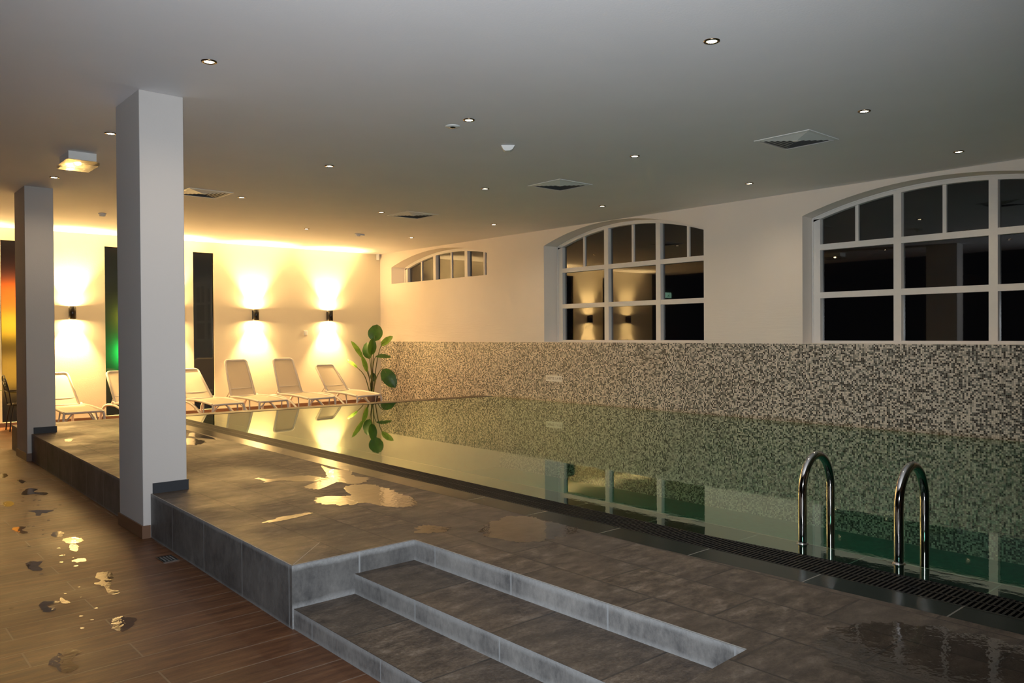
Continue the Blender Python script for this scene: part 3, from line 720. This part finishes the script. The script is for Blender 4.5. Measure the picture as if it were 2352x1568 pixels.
t = thing('depth_sign', 'small white DIEPTE 1,4 M depth sign on the mosaic wall', 'sign', (XR, 10.912, .802), 0)
b = B(); b.box(-.006, 0, -.222, .222, -.058, .058, .002); b.obj('sign_plate', m_sign, t)
cu = bpy.data.curves.new('sign_lettering', 'FONT'); cu.body = 'DIEPTE 1,4 M'; cu.size = .070; cu.align_x = 'CENTER'; cu.align_y = 'CENTER'; cu.extrude = .0008
to = bpy.data.objects.new('sign_text', cu); C.objects.link(to); to.rotation_euler = (PI/2, 0, -PI/2)
bpy.context.view_layer.update()
me = bpy.data.meshes.new_from_object(to.evaluated_get(bpy.context.evaluated_depsgraph_get())); rm = to.rotation_euler.to_matrix().to_4x4()
bpy.data.objects.remove(to); me.transform(rm); me.transform(Matrix.Translation((-.0075, 0, 0))); me.materials.clear(); me.materials.append(m_signtext)
lo = bpy.data.objects.new('lettering', me); C.objects.link(lo); lo.parent = t

# ------------------------------------------------------------------ sun loungers
def rrect(w0, w1, h, r, n=5):
    """closed rounded trapezoid outline in (x, t): bottom half-width w0, top half-width w1"""
    pts = [(-w0, 0), (-w1, h-r)]
    for k in range(1, n+1): a = PI-PI/2*k/n; pts.append((-w1+r+r*math.cos(a), h-r+r*math.sin(a)))
    for k in range(n+1): a = PI/2-PI/2*k/n; pts.append((w1-r+r*math.cos(a), h-r+r*math.sin(a)))
    pts += [(w0, 0)]; return pts
def make_lounger(dy, dz, lab):
    L = thing('sun_lounger', lab, 'sun lounger', (0, 0, 0), 0, 'sun loungers along the back wall')
    hz = .405; hw = .30
    # seat side rails with turned-down foot end
    b = B()
    path = lambda s: catmull([(s*hw, .02, hz), (s*hw, -.35, hz+.006), (s*(hw+.005), -.75, hz-.012), (s*(hw+.012), -1.10, hz-.045)], 5)
    for s in (-1, 1): b.tube(path(s), .024, 8)
    z = hz-.047; b.tube([(-hw-.012, -1.10, z), (-hw+.02, -1.135, z), (hw-.02, -1.135, z), (hw+.012, -1.10, z)], .021, 8)
    b.tube([(-hw, .02, hz), (hw, .02, hz)], .016, 8); b.obj('seat_frame', m_resin, L)
    b = B(); nx, ny = 8, 14; G = []
    for j in range(ny+1):
        v = j/ny; y = .01-1.12*v; zc = hz+.006-.05*max(0, (v-.45))/.55*1.0
        G.append([b.bm.verts.new(((-1+2*i/nx)*(hw-.004+.012*v), y, zc+.012-.012*(1-(-1+2*i/nx)**2)-.01)) for i in range(nx+1)])
    for j in range(ny):
        for i in range(nx): b.bm.faces.new((G[j][i], G[j][i+1], G[j+1][i+1], G[j+1][i])).smooth = True
    b.obj('seat', m_sling, L, fix=False)
    # backrest
    bl = math.hypot(dy, dz); D = Vector((0, dy, dz))/bl
    P = [Vector((x, .02, hz+.012))+D*t for x, t in rrect(.275, .245, bl, .07)]
    b = B(); b.tube(P, .021, 8, flat=1.3); b.tube([P[0], P[-1]], .012, 8)
    bk = b.obj('backrest_frame', m_resin, L)
    b = B(); nx, ny = 8, 12; G = []; nrm = Vector((0, D.z, -D.y))
    for j in range(ny+1):
        v = j/ny; w = .268-.03*v
        if v > .93: w -= .03
        G.append([b.bm.verts.new(Vector(((-1+2*i/nx)*w, .02, hz+.012))+D*(bl*v*.99)+nrm*(.018*(1-(-1+2*i/nx)**2)*math.sin(PI*min(1, v*1.1)))) for i in range(nx+1)])
    for j in range(ny):
        for i in range(nx): b.bm.faces.new((G[j][i], G[j][i+1], G[j+1][i+1], G[j+1][i])).smooth = True
    b.obj('backrest', m_sling, L, fix=False)
    for s in (-1, 1):
        b = B(); m = Matrix.Rotation(PI/2, 4, 'Y'); b.lathe([(.028, -.022), (.034, -.012), (.034, .012), (.028, .022)], (s*.312, .02, hz+.01), 16, m); b.obj('hinge_knob', m_resin, L)
    # prop bar behind backrest
    b = B(); h1 = Vector((0, .02, hz))+D*(bl*.22)
    for s in (-1, 1): b.tube([(s*.24, h1.y, h1.z), (s*.25, h1.y+.19, hz-.05)], .010, 6)
    b.tube([(-.24, h1.y, h1.z), (.24, h1.y, h1.z)], .010, 6); b.obj('prop_bar', m_resin, L)
    # bowed side legs and upright foot legs
    for s in (-1, 1):
        b = B(); pts = catmull([(s*.345, .60, .0), (s*.335, .55, .2), (s*.325, .36, .345), (s*.32, .05, .375), (s*.322, -.3, .335), (s*.33, -.62, .20), (s*.345, -.86, .0)], 5)
        b.tube(pts, .024, 8); b.obj('bowed_leg', m_resin, L)
        b = B(); b.tube(catmull([(s*.31, -1.10, z), (s*.325, -1.115, z-.10), (s*.33, -1.10, 0)], 4), .022, 8); b.obj('leg', m_resin, L)
        b = B(); b.tube([(s*.20, -.55, hz-.02), (s*.30, -.72, .14)], .014, 6); b.obj('brace', m_resin, L)
        b = B(); b.tube([(s*.18, -1.12, z), (s*.30, -.92, .12)], .012, 6); b.obj('brace', m_resin, L)
    return L
up = make_lounger(.30, .73, 'white framed sun lounger with raised backrest, second from the plant')
up.location = (7.69, 16.02, 0); up.rotation_euler.z = math.radians(8)
dup(up, (6.66, 16.08, 0), math.radians(8), 'white framed sun lounger with raised backrest, third from the plant')
rec = make_lounger(.52, .56, 'sun lounger with lowered backrest in front of the potted plant')
rec.location = (8.77, 15.92, 0); rec.rotation_euler.z = math.radians(7)
dup(rec, (5.735, 16.05, 0), math.radians(8), 'sun lounger with lowered backrest before the tall dark window')
dup(rec, (4.46, 16.1, 0), math.radians(6), 'sun lounger mostly hidden behind the big column before the green window')
dup(rec, (3.345, 16.25, 0), math.radians(5), 'sun lounger with lowered backrest between the two columns')

# ------------------------------------------------------------------ big-leaf plant
cr = Vector((math.cos(yaw), -math.sin(yaw), 0)); cf = Vector((math.sin(yaw), math.cos(yaw), 0))
def leafblade(b, base, tip, w, nrm, droop=.0, fold=.15, n=9):
    base, tip = Vector(base), Vector(tip); ax = tip-base; L = ax.length; ax.normalize()
    nrm = Vector(nrm); side = ax.cross(nrm).normalized(); nn = side.cross(ax).normalized(); rows = []
    for i in range(n+1):
        t = i/n; wd = w*.5*(math.sin(PI*min(1, t*.93+.04))**.65)*(1-.12*t)
        if i == n: wd = .002
        if i == 0: wd = .006
        c = base+ax*L*t+nn*(-droop*t*t*L)+nn*(.03*L*math.sin(PI*t))
        rows.append([b.bm.verts.new(c+side*wd*s+nn*(fold*wd*abs(s)*1.0+.006*math.sin(t*20+s*4))) for s in (-1, -.5, 0, .5, 1)])
    for A, D in zip(rows, rows[1:]):
        for k in range(4): b.bm.faces.new((A[k], A[k+1], D[k+1], D[k])).smooth = True
def plant():
    P = thing('potted_banana_leaf_plant', 'tall potted plant with big paddle shaped green leaves in the far corner', 'plant', (10.04, 16.55, 0))
    b = B(); b.lathe([(.001, 0), (.10, 0), (.145, .24), (.15, .26), (.135, .26), (.13, .235), (.001, .235)], seg=28, cap=False); b.obj('pot', m_pot, P)
    b = B(); b.lathe([(.131, .236), (.06, .245), (.001, .248)], seg=20, cap=False); b.obj('soil', m_soil, P)
    S = .00975  # metres per photo pixel at that distance
    O = (846, 918)
    def W(px, py, d=0.0): return cr*((px-O[0])*S)+cf*d+Vector((0, 0, .02+(O[1]-py)*S*1.03))
    # blade base px, tip px, width, depth offset, material, facing
    data = [((852, 770), (858, 729), .29, -.05, 0, 0), ((845, 803), (851, 762), .17, -.12, 0, .5), ((838, 812), (829, 772), .22, .05, 0, -.4),
            ((822, 810), (796, 768), .10, .0, 1, .7), ((866, 781), (894, 757), .14, .10, 1, -.3), ((835, 843), (824, 803), .10, -.12, 1, .6),
            ((856, 806), (893, 807), .12, -.08, 0, 1.2), ((873, 836), (905, 880), .27, -.1, 0, .1), ((810, 833), (782, 812), .07, -.05, 1, .6),
            ((846, 846), (848, 866), .12, .08, 0, .2)]
    pal = [m_leaf, m_leaf2]
    for i, (a, c, w, d, mi, tw) in enumerate(data):
        A, D = W(*a, d), W(*c, d-.06 if i % 2 else d+.05)
        st = Vector((random.uniform(-.05, .05), random.uniform(-.05, .05), .22))
        mid = st.lerp(A, .55)+Vector((0, 0, .08))+(A-st)*.0
        mid.x = st.x+(A.x-st.x)*.42; mid.y = st.y+(A.y-st.y)*.42
        b = B(); b.tube(catmull([st, mid, A, A.lerp(D, .5)], 6), .009, 6, rad=[.013-.008*k/18 for k in range(19)]); s = b.obj('leaf_stalk', m_stem, P)
        b = B(); nr = (-cf+cr*tw+Vector((0, 0, .25)))
        if i == 6: nr = Vector((0, 0, 1))-cf*.9
        leafblade(b, A, D, w*1.32, nr, droop=.06); b.obj('leaf', pal[mi], s, fix=False)
plant()

# ------------------------------------------------------------------ dark bistro chair + spiky plant at the far left
def bistro():
    t = thing('bistro_chair', 'dark metal garden chair at the far left edge beside the back column', 'chair', (2.74, 16.45, 0), 0)
    sz = .465
    b = B()
    ring = [(.22*math.cos(a), .22*math.sin(a), sz) for a in [2*PI*k/24 for k in range(24)]]
    b.tube(ring, .012, 8, closed=True)
    for k in range(-3, 4):
        y = k*.055; w = math.sqrt(max(0, .215**2-y*y)); b.box(-w, w, y-.011, y+.011, sz-.003, sz+.003)
    b.obj('seat', m_rust, t)
    for sx, sy in ((-1, -1), (-1, 1), (1, -1), (1, 1)):
        b = B(); b.tube(catmull([(sx*.16, sy*.15, sz), (sx*.20, sy*.18, .25), (sx*.225, sy*.20, 0)], 4), .011, 8); b.obj('leg', m_rust, t)
    b = B(); P = catmull([(-.20, -.20, sz), (-.235, -.225, .70), (-.27, -.19, .88), (-.285, -.08, .975), (-.285, .08, .975), (-.27, .19, .88), (-.235, .225, .70), (-.20, .20, sz)], 5)
    b.tube(P, .011, 8); b.obj('back_frame', m_rust, t)
    b = B()
    for k in range(5):
        y0 = -.19+.075*k; b.tube([(-.235, y0, .70), (-.275, min(.16, y0+.16), .93-.05*(k > 2))], .005, 5); b.tube([(-.235, -y0, .70), (-.275, -min(.16, y0+.16), .93-.05*(k > 2))], .005, 5)
    b.tube([(-.235, -.22, .70), (-.235, .22, .70)], .008, 6); b.obj('lattice', m_rust, t)
    for s in (-1, 1):
        b = B(); b.tube(catmull([(-.235, s*.225, .705), (0, s*.25, .70), (.2, s*.25, .745), (.235, s*.23, .68), (.20, s*.19, sz)], 5), .010, 8); b.obj('armrest', m_rust, t)
bistro()
def spiky():
    P = thing('potted_dracaena', 'spiky leaved potted plant at the far left edge behind the metal chair', 'plant', (2.10, 16.66, 0))
    b = B(); b.lathe([(.001, 0), (.12, 0), (.16, .34), (.145, .34), (.14, .31), (.001, .31)], seg=24, cap=False); b.obj('pot', m_pot, P)
    b = B(); b.lathe([(.139, .311), (.001, .325)], seg=20, cap=False); b.obj('soil', m_soil, P)
    rd = random.Random(5)
    for (bx, by, z) in ((0, 0, 1.28), (.06, -.05, .72)):
        b = B(); b.tube([(0, 0, .32), (bx*.6, by*.6, z*.6), (bx, by, z)], .016, 8); st = b.obj('stem', m_stem, P)
        for k in range(20):
            a = 2*PI*k/20+rd.random(); l = rd.uniform(.22, .31); e = rd.uniform(.1, 1.1)
            base = Vector((bx, by, z)); d = Vector((math.cos(a)*math.cos(e), math.sin(a)*math.cos(e), math.sin(e)))
            b = B(); leafblade(b, base, base+d*l, .028, Vector((0, 0, 1)) if e < .9 else -cf, droop=.25, n=6); b.obj('leaf', m_leaf2 if k % 3 else m_leaf, st, fix=False)
spiky()

# ------------------------------------------------------------------ lights
def light(ty, loc, power, col, **k):
    l = bpy.data.lights.new(ty.lower()+'_light', ty); l.energy = power; l.color = col
    rot = k.pop('rot', None); d = k.pop('dir', None)
    for a, v in k.items(): setattr(l, a, v)
    o = bpy.data.objects.new(l.name, l); C.objects.link(o); o.location = loc
    if d is not None: o.rotation_euler = Vector(d).to_track_quat('-Z', 'Y').to_euler()
    return o
WARM = (1.0, .655, .26)
# camera flash just above the lens
light('SPOT', Vector((0, 0, 1.661))+U*.11-fw*.02, 1450, (.89, .95, 1.0), dir=fw+U*.15-R*.02, spot_size=math.radians(98), spot_blend=1.0, shadow_soft_size=.03)
for x, _ in WL:
    for s in (1, -1):
        p = (x, YB-.125, 2.127+s*.10)
        light('SPOT', p, 760 if s > 0 else 760, WARM, dir=(0, .03, s), spot_size=math.radians(80), spot_blend=.8, shadow_soft_size=.03)
        light('AREA', (x, YB-.125, 2.127+s*.118), 24, WARM, dir=(0, 0, s), shape='DISK', size=.085)
for (x, y), _ in DL:
    light('SPOT', (x, y, CE-.02), 32, (1.0, .78, .52), dir=(0, 0, -1), spot_size=math.radians(150), spot_blend=.9, shadow_soft_size=.03)
# coloured garden lights behind the tall windows
light('AREA', (2.86, 17.98, 2.42), 16, (1.0, .14, .01), dir=(0, 1, 0), size=.6, size_y=.22)
light('AREA', (2.86, 17.98, 1.98), 14, (1.0, .48, .02), dir=(0, 1, 0), size=.6, size_y=.22)
light('AREA', (2.86, 17.98, 1.0), 6, (1.0, .45, .04), dir=(0, 1, 0), size=.6, size_y=.5)
light('AREA', (5.02, 17.98, 1.32), 15, (.02, 1.0, .12), dir=(0, 1, 0), size=.25, size_y=.45)
light('AREA', (5.06, 17.98, 2.05), 5, (.75, .75, .03), dir=(0, 1, 0), size=.15, size_y=.5)
wd = bpy.data.worlds.new('night'); bpy.context.scene.world = wd; wd.use_nodes = True
wd.node_tree.nodes['Background'].inputs[0].default_value = (.05, .05, .06, 1); wd.node_tree.nodes['Background'].inputs[1].default_value = .03
vs = bpy.context.scene.view_settings; vs.view_transform = 'Standard'; vs.look = 'None'; vs.exposure = 0; vs.gamma = 1
